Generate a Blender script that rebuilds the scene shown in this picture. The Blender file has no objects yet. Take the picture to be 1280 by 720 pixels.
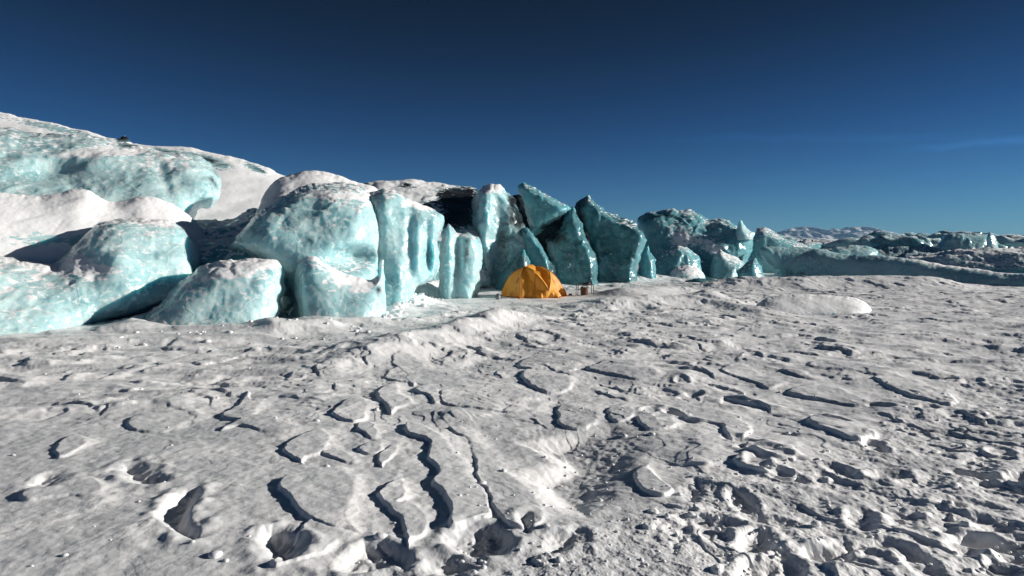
import bpy, math, random
import numpy as np
from mathutils import Vector, Matrix
from mathutils.geometry import delaunay_2d_cdt

random.seed(4); RNG = np.random.default_rng(11)
SC = bpy.context.scene
COL = SC.collection
R = math.radians

# ------------------------------------------------------------------ camera
EYE = 1.6; FPX = 720.0; HOR = 316.0
PITCH = math.atan((360 - HOR) / FPX)
cp, sp = math.cos(PITCH), math.sin(PITCH)
cam_d = bpy.data.cameras.new('camera'); cam = bpy.data.objects.new('camera', cam_d); COL.objects.link(cam)
cam.location = (0, 0, EYE); cam.rotation_euler = (math.pi / 2 - PITCH, 0, 0)
cam_d.sensor_width = 36; cam_d.lens = 36 * FPX / 1280; cam_d.clip_end = 30000; cam_d.clip_start = .05
SC.camera = cam

def ray(px, py):
    u = (np.asarray(px, float) - 640) / FPX; v = (360 - np.asarray(py, float)) / FPX
    return u, cp + v * sp, -sp + v * cp
def W(px, py, Y):                       # the point seen at a pixel, Y metres away
    u, dy, dz = ray(px, py); t = Y / dy
    return np.stack([u * t, np.broadcast_to(Y, np.shape(t)) * 1.0, EYE + dz * t], -1)
def G(px, py):                          # a pixel's point on the flat snow
    u, dy, dz = ray(px, py); t = -EYE / dz
    return np.stack([u * t, dy * t], -1)
def GD(py): return float(G(640, py)[1])

# ------------------------------------------------------------------ noise
_p = RNG.permutation(256); PERM = np.concatenate([_p, _p, _p]).astype(np.int32)
_g2 = np.array([[math.cos(a), math.sin(a)] for a in np.linspace(0, 2 * math.pi, 17)[:16]])
_g3 = RNG.normal(size=(64, 3)); _g3 /= np.linalg.norm(_g3, axis=1)[:, None]
def fade(t): return t * t * t * (t * (t * 6 - 15) + 10)
def n2(x, y, s=0):
    x = x + s * 17.31; y = y - s * 9.77
    xi = np.floor(x); yi = np.floor(y); xf = x - xi; yf = y - yi
    xi = xi.astype(np.int32) & 255; yi = yi.astype(np.int32) & 255
    u = fade(xf); v = fade(yf)
    def g(ix, iy, dx, dy):
        k = PERM[PERM[ix & 255] + (iy & 255)] & 15
        return _g2[k, 0] * dx + _g2[k, 1] * dy
    a = g(xi, yi, xf, yf); b = g(xi + 1, yi, xf - 1, yf); c = g(xi, yi + 1, xf, yf - 1); d = g(xi + 1, yi + 1, xf - 1, yf - 1)
    return ((a + (b - a) * u) + ((c + (d - c) * u) - (a + (b - a) * u)) * v) * 1.4
def f2(x, y, o=4, s=0, gain=.5):
    r = 0; a = 1
    for i in range(o): r = r + a * n2(x * 2.03 ** i, y * 2.03 ** i, s + i * 3); a *= gain
    return r
def n3(P, s=0):
    P = P + np.array([s * 7.7, -s * 3.1, s * 5.3])
    I = np.floor(P); F = P - I; I = I.astype(np.int32) & 255; U = fade(F)
    def g(o):
        k = PERM[PERM[PERM[(I[:, 0] + o[0]) & 255] + ((I[:, 1] + o[1]) & 255)] + ((I[:, 2] + o[2]) & 255)] & 63
        return (_g3[k] * (F - np.array(o))).sum(1)
    def mix(a, b, t): return a + (b - a) * t
    x00 = mix(g((0, 0, 0)), g((1, 0, 0)), U[:, 0]); x10 = mix(g((0, 1, 0)), g((1, 1, 0)), U[:, 0])
    x01 = mix(g((0, 0, 1)), g((1, 0, 1)), U[:, 0]); x11 = mix(g((0, 1, 1)), g((1, 1, 1)), U[:, 0])
    return mix(mix(x00, x10, U[:, 1]), mix(x01, x11, U[:, 1]), U[:, 2]) * 1.5
def facet(P, cell, s=0):
    # broken planes: every cell of a jittered lattice carries its own tilt
    Q = P / cell + s * 3.17; I = np.floor(Q).astype(np.int32); best = np.full(len(P), 9e9); out = np.zeros(len(P)); b2 = best.copy()
    for dx in (-1, 0, 1):
        for dy in (-1, 0, 1):
            for dz in (-1, 0, 1):
                J = I + np.array([dx, dy, dz]); k = PERM[PERM[PERM[J[:, 0] & 255] + (J[:, 1] & 255)] + (J[:, 2] & 255)]
                c = J + np.stack([(k & 7) / 8 + .06, ((k >> 3) & 7) / 8 + .06, ((k * 37 >> 2) & 7) / 8 + .06], 1)
                v = Q - c; d = (v * v).sum(1); m = d < best
                val = (v * _g3[(k * 5 + 11) & 63]).sum(1) + ((k * 13) & 15) / 30 - .25
                b2 = np.where(m, best, np.minimum(b2, d)); best = np.where(m, d, best); out = np.where(m, val, out)
    return out * sst(0, .10, np.sqrt(b2) - np.sqrt(best))
def sst(a, b, x):
    t = np.clip((x - a) / (b - a), 0, 1); return t * t * (3 - 2 * t)

# ------------------------------------------------------------------ materials
def mat(name):
    m = bpy.data.materials.new(name); m.use_nodes = True
    nt = m.node_tree; return m, nt, nt.nodes['Principled BSDF'], nt.nodes['Material Output']
def nd(nt, t, **kw):
    n = nt.nodes.new(t)
    for k, v in kw.items():
        if k in n.inputs: n.inputs[k].default_value = v
        else: setattr(n, k, v)
    return n
def noise(nt, vec, scale, detail=5, rough=.55, dist=0):
    n = nd(nt, 'ShaderNodeTexNoise'); n.inputs['Scale'].default_value = scale; n.inputs['Detail'].default_value = detail
    n.inputs['Roughness'].default_value = rough; n.inputs['Distortion'].default_value = dist
    nt.links.new(vec, n.inputs['Vector']); return n.outputs['Fac']
def rng(nt, v, a, b, c=0., d=1., kind='SMOOTHSTEP'):
    n = nd(nt, 'ShaderNodeMapRange'); n.interpolation_type = kind
    n.inputs['From Min'].default_value = a; n.inputs['From Max'].default_value = b
    n.inputs['To Min'].default_value = c; n.inputs['To Max'].default_value = d
    nt.links.new(v, n.inputs['Value']); return n.outputs['Result']
def mth(nt, op, a, b=None):
    n = nd(nt, 'ShaderNodeMath', operation=op)
    for i, v in enumerate((a, b)):
        if v is None: continue
        if isinstance(v, (int, float)): n.inputs[i].default_value = v
        else: nt.links.new(v, n.inputs[i])
    return n.outputs[0]
def mixc(nt, f, a, b):
    n = nd(nt, 'ShaderNodeMix', data_type='RGBA')
    if isinstance(f, (int, float)): n.inputs[0].default_value = f
    else: nt.links.new(f, n.inputs[0])
    for i, v in ((6, a), (7, b)):
        if isinstance(v, tuple): n.inputs[i].default_value = (*v, 1)
        else: nt.links.new(v, n.inputs[i])
    return n.outputs[2]
def bump(nt, h, dist, strength=1., prev=None):
    n = nd(nt, 'ShaderNodeBump'); n.inputs['Distance'].default_value = dist; n.inputs['Strength'].default_value = strength
    nt.links.new(h, n.inputs['Height'])
    if prev is not None: nt.links.new(prev, n.inputs['Normal'])
    return n.outputs['Normal']

SNOWC = (.88, .885, .895)
def snow_material():
    m, nt, b, out = mat('wind packed snow')
    g = nt.nodes.new('ShaderNodeNewGeometry').outputs['Position']
    fine = noise(nt, g, 55, 4, .65); mid = noise(nt, g, 11, 5, .6); big = noise(nt, g, .9, 4)
    dfa = nd(nt, 'ShaderNodeAttribute', attribute_name='sun_drift').outputs['Fac']  # fresh powder, plus sunlit slopes painted whiter into the colour
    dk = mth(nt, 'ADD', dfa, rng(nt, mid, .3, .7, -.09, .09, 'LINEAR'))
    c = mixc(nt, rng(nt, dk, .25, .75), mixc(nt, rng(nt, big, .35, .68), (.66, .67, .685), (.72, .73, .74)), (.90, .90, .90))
    nt.links.new(c, b.inputs['Base Color']); b.inputs['Roughness'].default_value = .5
    b.inputs['Specular IOR Level'].default_value = .5
    n = bump(nt, mid, .007, .45); n = bump(nt, fine, .004, .7, n)
    nt.links.new(n, b.inputs['Normal']); return m
SNOW = snow_material()

def ice_material():
    m, nt, b, out = mat('glacier ice with drifted snow')
    L = nt.links
    g = nt.nodes.new('ShaderNodeNewGeometry').outputs['Position']
    at = lambda n: nd(nt, 'ShaderNodeAttribute', attribute_name=n).outputs['Fac']
    a_snow, a_dirt, a_tone = at('snow'), at('dirt'), at('tone')
    n1 = noise(nt, g, .7, 6, .6, .6); nb = noise(nt, g, 3.2, 6, .62); nf = noise(nt, g, 14, 5, .62)
    mp = nd(nt, 'ShaderNodeMapping'); mp.inputs['Scale'].default_value = (.5, .5, 3.0); mp.inputs['Rotation'].default_value = (.35, .5, 0)
    L.new(g, mp.inputs['Vector']); nl = noise(nt, mp.outputs[0], 1.1, 5, .6, .5)
    tone = mth(nt, 'ADD', a_tone, rng(nt, n1, .3, .7, -.35, .35, 'LINEAR'))
    c = mixc(nt, rng(nt, tone, 0, 1), (.58, .77, .78), (.17, .41, .455))
    c = mixc(nt, rng(nt, tone, 1., 2.), c, (.062, .145, .165))
    c = mixc(nt, rng(nt, nl, .5, .8, 0, .4), c, (.10, .34, .41))
    fs = noise(nt, g, 7.5, 2.5, .5, .4)
    frost = rng(nt, mth(nt, 'ADD', fs, mth(nt, 'ADD', mth(nt, 'MULTIPLY', a_tone, -.09), rng(nt, n1, .36, .64, -.12, .09, 'LINEAR'))), .57, .63, 0, .7)
    c = mixc(nt, frost, c, (.74, .84, .84))
    vo = nd(nt, 'ShaderNodeTexVoronoi', feature='DISTANCE_TO_EDGE'); vo.inputs['Scale'].default_value = .75
    wv = nd(nt, 'ShaderNodeVectorMath', operation='ADD'); ns_ = nd(nt, 'ShaderNodeTexNoise'); ns_.inputs['Scale'].default_value = 1.3; L.new(g, ns_.inputs['Vector'])
    L.new(g, wv.inputs[0]); L.new(ns_.outputs['Color'], wv.inputs[1]); L.new(wv.outputs[0], vo.inputs['Vector'])
    crack = rng(nt, vo.outputs['Distance'], .0, .035, 1, 0); c = mixc(nt, mth(nt, 'MULTIPLY', crack, rng(nt, nb, .45, .7, 0, .35)), c, (.80, .88, .88))
    dn = mth(nt, 'ADD', a_dirt, rng(nt, noise(nt, g, 1.6, 7, .7), .3, .7, -.5, .5, 'LINEAR'))
    dirt = rng(nt, dn, .1, 1.05)
    c = mixc(nt, dirt, c, (.018, .022, .025))
    L.new(c, b.inputs['Base Color'])
    b.inputs['Roughness'].default_value = .17; b.inputs['IOR'].default_value = 1.31
    L.new(rng(nt, dirt, 0, 1, .75, 0), b.inputs['Subsurface Weight'])
    b.inputs['Subsurface Radius'].default_value = (.16, .75, .9); b.inputs['Subsurface Scale'].default_value = .5
    nrm = bump(nt, nb, .045, .55); nrm = bump(nt, nf, .012, .55, nrm); nrm = bump(nt, crack, .012, .4, nrm)
    L.new(nrm, b.inputs['Normal'])
    # drifted snow lying on the upward faces, patchy at its edge
    s = nd(nt, 'ShaderNodeBsdfPrincipled'); s.inputs['Base Color'].default_value = (*SNOWC, 1); s.inputs['Roughness'].default_value = .75
    s.inputs['Specular IOR Level'].default_value = .2
    sn = bump(nt, noise(nt, g, 7, 5, .55), .03, .35); L.new(sn, s.inputs['Normal'])
    mp2 = nd(nt, 'ShaderNodeMapping'); mp2.inputs['Scale'].default_value = (1, 1, 1.6); L.new(g, mp2.inputs['Vector'])
    patch = noise(nt, mp2.outputs[0], 4.2, 6, .6, .3)
    k = mth(nt, 'ADD', a_snow, rng(nt, patch, .25, .75, -.38, .38, 'LINEAR'))
    mask = rng(nt, k, .56, .66)
    mx = nt.nodes.new('ShaderNodeMixShader'); L.new(mask, mx.inputs[0]); L.new(b.outputs[0], mx.inputs[1]); L.new(s.outputs[0], mx.inputs[2])
    L.new(mx.outputs[0], out.inputs['Surface']); return m
ICE = ice_material()

# ------------------------------------------------------------------ object helpers
def tag(o, label=None, cat=None, group=None, kind=None):
    for k, v in (('label', label), ('category', cat), ('group', group), ('kind', kind)):
        if v: o[k] = v
    return o
def mesh_np(name, V, F, m, parent=None, smooth=True, attrs=None, quads=False):
    me = bpy.data.meshes.new(name); V = np.asarray(V, np.float32); F = np.asarray(F, np.int32); k = F.shape[1]
    me.vertices.add(len(V)); me.vertices.foreach_set('co', V.ravel())
    me.loops.add(F.size); me.loops.foreach_set('vertex_index', F.ravel())
    me.polygons.add(len(F)); me.polygons.foreach_set('loop_start', np.arange(0, F.size, k, dtype=np.int32))
    me.polygons.foreach_set('use_smooth', np.full(len(F), smooth))
    me.update(calc_edges=True); me.validate()
    for n, a in (attrs or {}).items():
        at = me.attributes.new(n, 'FLOAT', 'POINT'); at.data.foreach_set('value', np.asarray(a, np.float32))
    me.materials.append(m); o = bpy.data.objects.new(name, me); COL.objects.link(o)
    if parent: o.parent = parent
    return o
def vnormals(V, F):
    a, b, c = V[F[:, 0]], V[F[:, 1]], V[F[:, 2]]; fn = np.cross(b - a, c - a)
    N = np.zeros_like(V)
    for k in range(3): np.add.at(N, F[:, k], fn)
    return N / (np.linalg.norm(N, axis=1)[:, None] + 1e-12)
def catmull(P, step):
    P = np.asarray(P, float); out = []
    for i in range(len(P) - 1):
        p0 = P[max(i - 1, 0)]; p1 = P[i]; p2 = P[i + 1]; p3 = P[min(i + 2, len(P) - 1)]
        n = max(1, int(np.hypot(*(p2 - p1)) / step))
        for k in range(n):
            t = k / n
            out.append(.5 * ((2 * p1) + (-p0 + p2) * t + (2 * p0 - 5 * p1 + 4 * p2 - p3) * t * t + (-p0 + 3 * p1 - 3 * p2 + p3) * t ** 3))
    out.append(P[-1]); return np.array(out)
def seg_dist(Q, chain):
    d = np.full(len(Q), 1e9)
    for a, b in zip(chain[:-1], chain[1:]):
        ab = b - a; t = np.clip(((Q - a) @ ab) / (ab @ ab + 1e-12), 0, 1)
        d = np.minimum(d, np.hypot(*(Q - a - t[:, None] * ab).T))
    return d
def loop(P, n=5):
    P = np.asarray(P, float); m = len(P); out = []
    for i in range(m):
        p0, p1, p2, p3 = P[i - 1], P[i], P[(i + 1) % m], P[(i + 2) % m]
        for k in range(n):
            t = k / n; out.append(.5 * ((2 * p1) + (-p0 + p2) * t + (2 * p0 - 5 * p1 + 4 * p2 - p3) * t * t + (-p0 + 3 * p1 - 3 * p2 + p3) * t ** 3))
    return np.array(out)
def inside(Q, poly):
    c = np.zeros(len(Q), bool); n = len(poly); j = n - 1
    for i in range(n):
        xi, yi = poly[i]; xj, yj = poly[j]
        if yi != yj:
            c ^= ((yi > Q[:, 1]) != (yj > Q[:, 1])) & (Q[:, 0] < (xj - xi) * (Q[:, 1] - yi) / (yj - yi) + xi)
        j = i
    return c

def ice(name, label, cat, pts, Y, T, lean=1., yaw=0., base=None, Tb=None, w=None, p=2., amp=.1, step=2.2, snow=0., tone=.4,
        dirt=(), spots=(), bumps=(), dirty=0., sharp=False, seed=1, rag=.7, pad=30, group=None, kind=None, ns=1.0, sc=1.0, snow_k=.75, fk=1.0):
    """one solid mass of ice: the outline stands at its own distance, the mass bulges T metres forward and Tb back"""
    pts = np.array(pts, float)
    by = base if base is not None else max(pts[0, 1], pts[-1, 1])
    if sharp:
        ch = []
        for a, b in zip(pts[:-1], pts[1:]):
            n = max(1, int(np.hypot(*(b - a)) / step)); ch += [a + (b - a) * k / n for k in range(n)]
        chain = np.array(ch + [pts[-1]])
    else: chain = catmull(pts, step)
    rg = np.random.default_rng(seed)
    tt = np.arange(len(chain)) * step
    wob = np.stack([n2(tt / 9, tt * 0 + seed * 3.7, 1) + .6 * n2(tt / 3.6, tt * 0 + seed, 2), n2(tt / 9, tt * 0 - seed * 2.3, 5) + .6 * n2(tt / 3.6, tt * 0 - seed, 6)], 1) * rag
    wob[0] = wob[-1] = 0; chain = chain + wob
    lo = max(chain[0, 1], chain[-1, 1], by) + pad
    bl, br = np.array([chain[0, 0], lo]), np.array([chain[-1, 0], lo])
    nb = max(2, int(abs(br[0] - bl[0]) / (step * 2)))
    bottom = [br + (bl - br) * k / nb for k in range(nb + 1)]
    if chain[-1, 1] >= lo - 1e-3: bottom = bottom[1:]
    poly = np.array(list(chain) + bottom)
    x0, y0 = poly.min(0); x1, y1 = poly.max(0)
    gx, gy = np.meshgrid(np.arange(x0, x1, step), np.arange(y0, y1, step * .866)); gx = gx + (np.arange(gx.shape[0])[:, None] % 2) * step * .5
    Q = np.stack([gx.ravel(), gy.ravel()], 1) + rg.normal(0, step * .08, (gx.size, 2))
    Q = Q[inside(Q, poly)]
    closed = np.vstack([poly, poly[:1]])
    Q = Q[seg_dist(Q, closed) > step * .55]
    allp = np.vstack([poly, Q]); n = len(poly)
    v, e, f, *_ = delaunay_2d_cdt([Vector(q) for q in allp], [(i, (i + 1) % n) for i in range(n)], [], 1, 1e-5)
    A = np.array([(q.x, q.y) for q in v]); F = np.array([t for t in f if len(t) == 3], np.int32)
    ar = (A[F[:, 1], 0] - A[F[:, 0], 0]) * (A[F[:, 2], 1] - A[F[:, 0], 1]) - (A[F[:, 1], 1] - A[F[:, 0], 1]) * (A[F[:, 2], 0] - A[F[:, 0], 0])
    F[ar > 0] = F[ar > 0][:, ::-1]            # seen from the camera: counter-clockwise
    mpp = Y / FPX
    d = seg_dist(A, chain); onb = d < 1e-3; db = lo - A[:, 1]
    dm = d * mpp
    ww = w or T * 1.1
    def prof(dm, T, ww):
        u = np.clip(dm / ww, 0, 1); return T * (1 - (1 - u) ** p) ** (1 / p)
    front = prof(dm, T, ww); back = prof(dm, Tb or T, ww)
    E = np.vstack([F[:, [0, 1]], F[:, [1, 2]], F[:, [2, 0]]]); E = np.unique(np.sort(E, 1), axis=0)
    deg = np.bincount(E.ravel(), minlength=len(A)).astype(float)
    for _ in range(int(14)):
        for arr in (front, back):
            s = np.bincount(E[:, 0], arr[E[:, 1]], len(A)) + np.bincount(E[:, 1], arr[E[:, 0]], len(A))
            arr[:] = np.where(onb, 0, .4 * arr + .6 * s / deg)
    edge = sst(0, .25 * ww + 1e-3, dm)
    for (bx, byy, rx, ry, am, *rot) in bumps:
        a = R(rot[0]) if rot else 0; X = A[:, 0] - bx; Yy = A[:, 1] - byy
        q = ((X * math.cos(a) + Yy * math.sin(a)) / rx) ** 2 + ((-X * math.sin(a) + Yy * math.cos(a)) / ry) ** 2
        front += am * np.exp(-q) * edge
    back = np.maximum(back, -front + .15 * edge)
    cx = A[:, 0].mean()
    Yp = Y + T + lean * np.where(A[:, 1] < by, by - A[:, 1], .15 * (by - A[:, 1])) / 100 + yaw * (A[:, 0] - cx) / 100
    PF = W(A[:, 0], A[:, 1], Yp - front); PB = W(A[:, 0], A[:, 1], Yp + back)
    isb = np.zeros(len(A), bool); isb |= onb
    # one closed mesh: outline vertices are shared by front and back
    mb = np.where(onb, np.arange(len(A)), len(A) + np.cumsum(~onb) - 1)
    V = np.vstack([PF, PB[~onb]]); FB = mb[F][:, ::-1]
    # close the bottom strip under the ground
    bt = np.where(db < 1e-3)[0]; bt = bt[np.argsort(A[bt, 0])]
    S = []
    for i, j in zip(bt[:-1], bt[1:]):
        S += [[i, j, mb[j]], [i, mb[j], mb[i]]]
    FF = np.vstack([F, FB] + ([np.array(S, np.int32)[:, ::-1]] if S else []))
    FF = FF[(FF[:, 0] != FF[:, 1]) & (FF[:, 1] != FF[:, 2]) & (FF[:, 0] != FF[:, 2])]
    N = vnormals(V, FF); N0 = N
    # flowing lumps, then the cupped hollows that sun and wind cut into ice
    amp = amp * .62; D = amp * 1.6 * n3(V * .8 / sc, seed) + amp * .7 * n3(V * 1.9 / sc, seed + 3) - ns * amp * .55 * np.abs(n3(V * np.array([2.4, 2.4, 3.4]) / sc, seed + 5)) - ns * amp * .3 * np.abs(n3(V * 6.0 / sc, seed + 8)) + ns * amp * .12 * n3(V * 13 / sc, seed + 9) + fk * amp * (1.5 * facet(V * np.array([1, 1, .6]), 1.0 * sc, seed) + .7 * facet(V, .42 * sc, seed + 2))
    V = V + N * D[:, None]
    N = vnormals(V, FF)
    nz = N[:, 2] * .55 + N0[:, 2] * .45
    PX = np.concatenate([A[:, 0], A[~onb, 0]]); PY = np.concatenate([A[:, 1], A[~onb, 1]])
    sn = nz * snow_k + snow
    dr = np.full(len(V), float(dirty)); 
    def spot(arr, lst):
        for (bx, byy, rx, ry, am, *rot) in lst:
            a = R(rot[0]) if rot else 0; X = PX - bx; Yy = PY - byy
            q = ((X * math.cos(a) + Yy * math.sin(a)) / rx) ** 2 + ((-X * math.sin(a) + Yy * math.cos(a)) / ry) ** 2
            arr += am * np.exp(-q)
    spot(sn, spots); spot(dr, dirt); sn -= .45 * np.clip(dr, 0, 1.3)
    o = mesh_np(name, V, FF, ICE, attrs={'snow': sn, 'dirt': dr, 'tone': np.full(len(V), tone)})
    return tag(o, label, cat, group, kind)

exec_parts = []
# ------------------------------------------------------------------ snow field
def snow_field():
    th = np.concatenate([np.linspace(-180, -56, 63)[:-1], np.linspace(-56, 56, 1640), np.linspace(56, 180, 63)[1:-1]])
    rr = [.15, .4, .8, 1.3, 1.7, 2.0]; r = 2.15
    while r < 42: rr.append(r); r += min(max(.0032, r * r * .42 / 921), .075)
    while r < 5000: rr.append(r); r *= 1.13
    rr = np.array(rr); nt_, nr = len(th), len(rr)
    TH, RR = np.meshgrid(R(1) * th, rr); X = (np.sin(TH) * RR).ravel(); Y = (np.cos(TH) * RR).ravel()
    Z = field_height(X, Y)
    i = np.arange(nr - 1)[:, None] * nt_; j = np.arange(nt_)[None, :]; j2 = (j + 1) % nt_
    F = np.stack([i + j, i + j2, i + nt_ + j2, i + nt_ + j], -1).reshape(-1, 4)[:, ::-1]
    c = len(X); V = np.stack([X, Y, Z], 1)
    o = mesh_np('snow_field', V, F, SNOW, attrs={'sun_drift': SUN_DRIFT})
    return tag(o, kind='structure')

SUNAZ, SUNEL = 84.0, 17.0
SX, SY = math.sin(R(SUNAZ)), math.cos(R(SUNAZ))

def mound(X, Y, a, b, wid, h, sharp_r=1.0, pw=2.0):
    """a long snow bank from pixel a to pixel b"""
    A, B = G(*a), G(*b); ab = B - A; L = np.hypot(*ab); u = ab / L; nrm = np.array([-u[1], u[0]])
    s = ((X - A[0]) * u[0] + (Y - A[1]) * u[1]) / L; q = (X - A[0]) * nrm[0] + (Y - A[1]) * nrm[1]
    q = q + .25 * wid * n2(X / (wid * 1.6), Y / (wid * 1.6), 31)
    wv = np.where(q > 0, wid, wid * sharp_r)
    ex = np.clip(np.abs(s - .5) - .35, 0, None) / .22
    return h * np.exp(-np.abs(q / wv) ** pw) * np.exp(-ex ** 2)

SUN_DRIFTS = [  # long tongues painted whiter, as sunlit slopes and fresh powder: ends in pixels on the snow, half width
 (33,468,140,455,4),(95,457,205,440,4),(205,468,335,440,4),(20,505,150,488,3),(120,522,195,500,4),(250,505,335,486,6),(-20,482,90,476,3),(330,452,420,432,4),(180,452,290,432,3),
 (360,520,420,495,7),(390,505,440,490,6),(300,560,370,545,5),(400,560,430,545,5),(60,590,150,560,4),(265,480,330,470,3),(340,475,400,460,4),
 (462,662,500,590,9),(500,592,528,562,9),(505,640,540,618,5),(548,640,552,665,5),(150,720,200,640,16),(190,690,240,640,8),(170,632,235,622,6),(35,606,75,590,9),(110,600,150,585,6),
 (480,470,530,455,6),(555,500,600,490,5),(540,440,600,425,5),(620,480,660,470,7),(600,520,660,500,8),(735,500,760,480,6),(905,470,960,455,5),(640,500,700,495,6)]
PLATES = [
 ([(560,535),(585,550),(599,575),(603,600),(622,640),(637,662),(680,660),(690,632),(650,592),(620,557),(590,533)], .085, .015, .85),
 ([(548,560),(562,575),(568,600),(588,640),(600,655),(620,642),(602,602),(597,577),(583,553),(562,541)], .06, .012, .8),
 ([(478,585),(492,572),(505,560),(500,550),(485,560),(474,572)], .06, .015, .7),  # outline in pixels on the snow, height, edge, tail
 ([(507,530),(511,545),(531,553),(535,575),(546,592),(541,605),(552,620),(558,640),(561,664),(600,655),(622,640),(610,600),(590,565),(560,548),(535,535)], .13, .02, .75),
 ([(502,598),(522,612),(520,622),(505,632),(538,633),(541,664),(515,680),(510,690),(496,655),(490,635),(475,620),(481,606)], .085, .018, .5),
 ([(370,597),(392,588),(440,585),(456,598),(462,620),(463,640),(455,655),(450,674),(385,653),(364,640),(352,620),(355,604)], .10, .02, .55),
 ([(350,719),(420,690),(452,675),(440,655),(395,655),(380,670),(345,700)], .07, .018, .5),
 ([(444,538),(470,551),(480,540),(462,528),(446,530)], .07, .015, .7),
 ([(452,560),(462,568),(478,566),(490,552),(470,552)], .06, .015, .7),
 ([(405,566),(440,582),(460,578),(450,566),(425,562)], .06, .015, .7),
 ([(798,581),(816,572),(824,592),(838,606),(828,618),(800,612),(786,598)], .10, .018, .35),
 ([(697,505),(720,500),(745,505),(757,515),(740,531),(714,533),(699,524)], .085, .02, .45),
 ([(757,508),(775,500),(800,505),(795,520),(775,527),(764,522)], .07, .02, .5),
 ([(800,521),(830,513),(850,520),(838,534),(812,536)], .09, .02, .6),
 ([(850,520),(900,528),(910,545),(935,540),(930,515),(890,505)], .09, .02, .7),
 ([(556,503),(584,510),(623,512),(675,512),(690,495),(640,478),(590,480),(560,488)], .085, .02, .8),
 ([(478,470),(520,480),(560,495),(600,500),(600,480),(560,462),(510,455)], .05, .015, .8),
 ([(653,472),(662,482),(689,489),(708,485),(720,470),(690,462),(660,463)], .10, .02, .6),
 ([(646,457),(682,465),(718,465),(735,452),(700,443),(665,446)], .09, .02, .7),
 ([(735,464),(764,469),(800,475),(830,468),(800,452),(760,452)], .10, .02, .7),
 ([(488,452),(505,465),(513,482),(530,470),(545,455),(515,445)], .06, .018, .8),
 ([(470,498),(482,480),(500,478),(512,495),(520,505),(500,512),(488,520),(480,510)], .10, .02, .7),
 ([(520,490),(540,497),(545,505),(565,498),(555,485),(530,480)], .09, .02, .7),
 ([(988,490),(1030,498),(1075,506),(1090,498),(1050,484),(1010,480)], .10, .03, .6),
 ([(1010,522),(1045,540),(1075,552),(1095,540),(1060,520),(1030,512)], .12, .03, .6),
 ([(925,560),(955,570),(1000,575),(1010,560),(970,548),(940,550)], .10, .03, .5),
 ([(920,575),(945,590),(990,598),(1003,585),(960,575),(940,568)], .10, .02, .4),
 ([(1090,478),(1130,492),(1185,508),(1195,495),(1150,478),(1110,470)], .10, .03, .7),
 ([(900,465),(940,478),(960,485),(985,478),(950,465),(920,458)], .08, .03, .7),
 ([(1010,462),(1060,468),(1110,475),(1120,465),(1070,456),(1030,455)], .08, .03, .7),
 ([(33,628),(85,626),(112,640),(150,625),(120,600),(70,605),(33,615)], .07, .015, .6),
 ([(68,575),(110,560),(118,550),(95,545),(70,560)], .07, .015, .4),
 ([(160,535),(175,520),(215,515),(250,512),(262,520),(225,535),(195,540)], .07, .02, .6),
 ([(280,520),(300,505),(310,490),(318,500),(340,498),(330,515),(300,528)], .09, .018, .6),
 ([(270,540),(300,535),(350,545),(380,538),(350,525),(310,522)], .07, .018, .6),
 ([(355,560),(372,548),(400,540),(425,548),(410,566),(385,572),(370,580)], .08, .018, .6),
 ([(420,520),(432,505),(450,500),(470,508),(458,522),(440,530)], .09, .018, .6),
]
PITS = [  # outline in pixels, depth, edge
 ([(206,630),(238,616),(248,634),(244,654),(241,680),(211,660)], .15, .035),
 ([(328,672),(352,666),(378,680),(372,705),(352,714),(334,700)], .16, .05),
 ([(150,585),(175,578),(208,596),(200,607),(165,604)], .12, .06),
 ([(45,597),(68,592),(80,602),(60,612),(38,608)], .06, .04),
 ([(420,705),(450,683),(475,690),(490,712),(455,722),(425,722)], .11, .04),
 ([(470,685),(500,690),(512,708),(495,718),(478,705)], .10, .04),
 ([(560,668),(600,660),(634,668),(632,690),(600,700),(570,690)], .13, .05),
 ([(535,705),(570,698),(600,710),(600,722),(545,724)], .11, .05),
 ([(652,650),(662,645),(668,655),(662,668),(653,664)], .09, .03),
 ([(688,672),(708,668),(718,682),(700,698),(688,690)], .10, .03),
 ([(708,668),(728,662),(738,675),(730,686),(716,682)], .07, .03),
 ([(1030,682),(1048,674),(1085,684),(1075,700),(1040,702)], .13, .05),
 ([(975,690),(1000,684),(1030,690),(1020,700),(985,700)], .09, .04),
 ([(945,690),(962,682),(975,690),(965,702),(948,700)], .09, .04),
 ([(853,600),(875,595),(882,610),(868,622),(852,614)], .10, .04),
 ([(1165,640),(1190,632),(1205,650),(1190,664),(1170,656)], .10, .05),
 ([(1210,600),(1235,592),(1247,608),(1230,620),(1212,614)], .09, .05),
 ([(1110,650),(1140,644),(1160,656),(1140,668),(1115,664)], .08, .05),
 ([(840,655),(858,650),(862,690),(846,694),(836,672)], .07, .05),
 ([(1200,575),(1240,568),(1262,582),(1235,596),(1205,590)], .10, .06),
 ([(1130,600),(1170,592),(1195,602),(1160,612),(1135,610)], .08, .06),
 ([(945,716),(990,704),(1030,712),(1000,730),(955,730)], .12, .06),
]
def pxof(X, Y):
    Yc = Y * cp + EYE * sp; return 640 + FPX * X / np.maximum(Yc, .05), 360 - FPX * ((-EYE) * cp + Y * sp) / np.maximum(Yc, .05)

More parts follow.
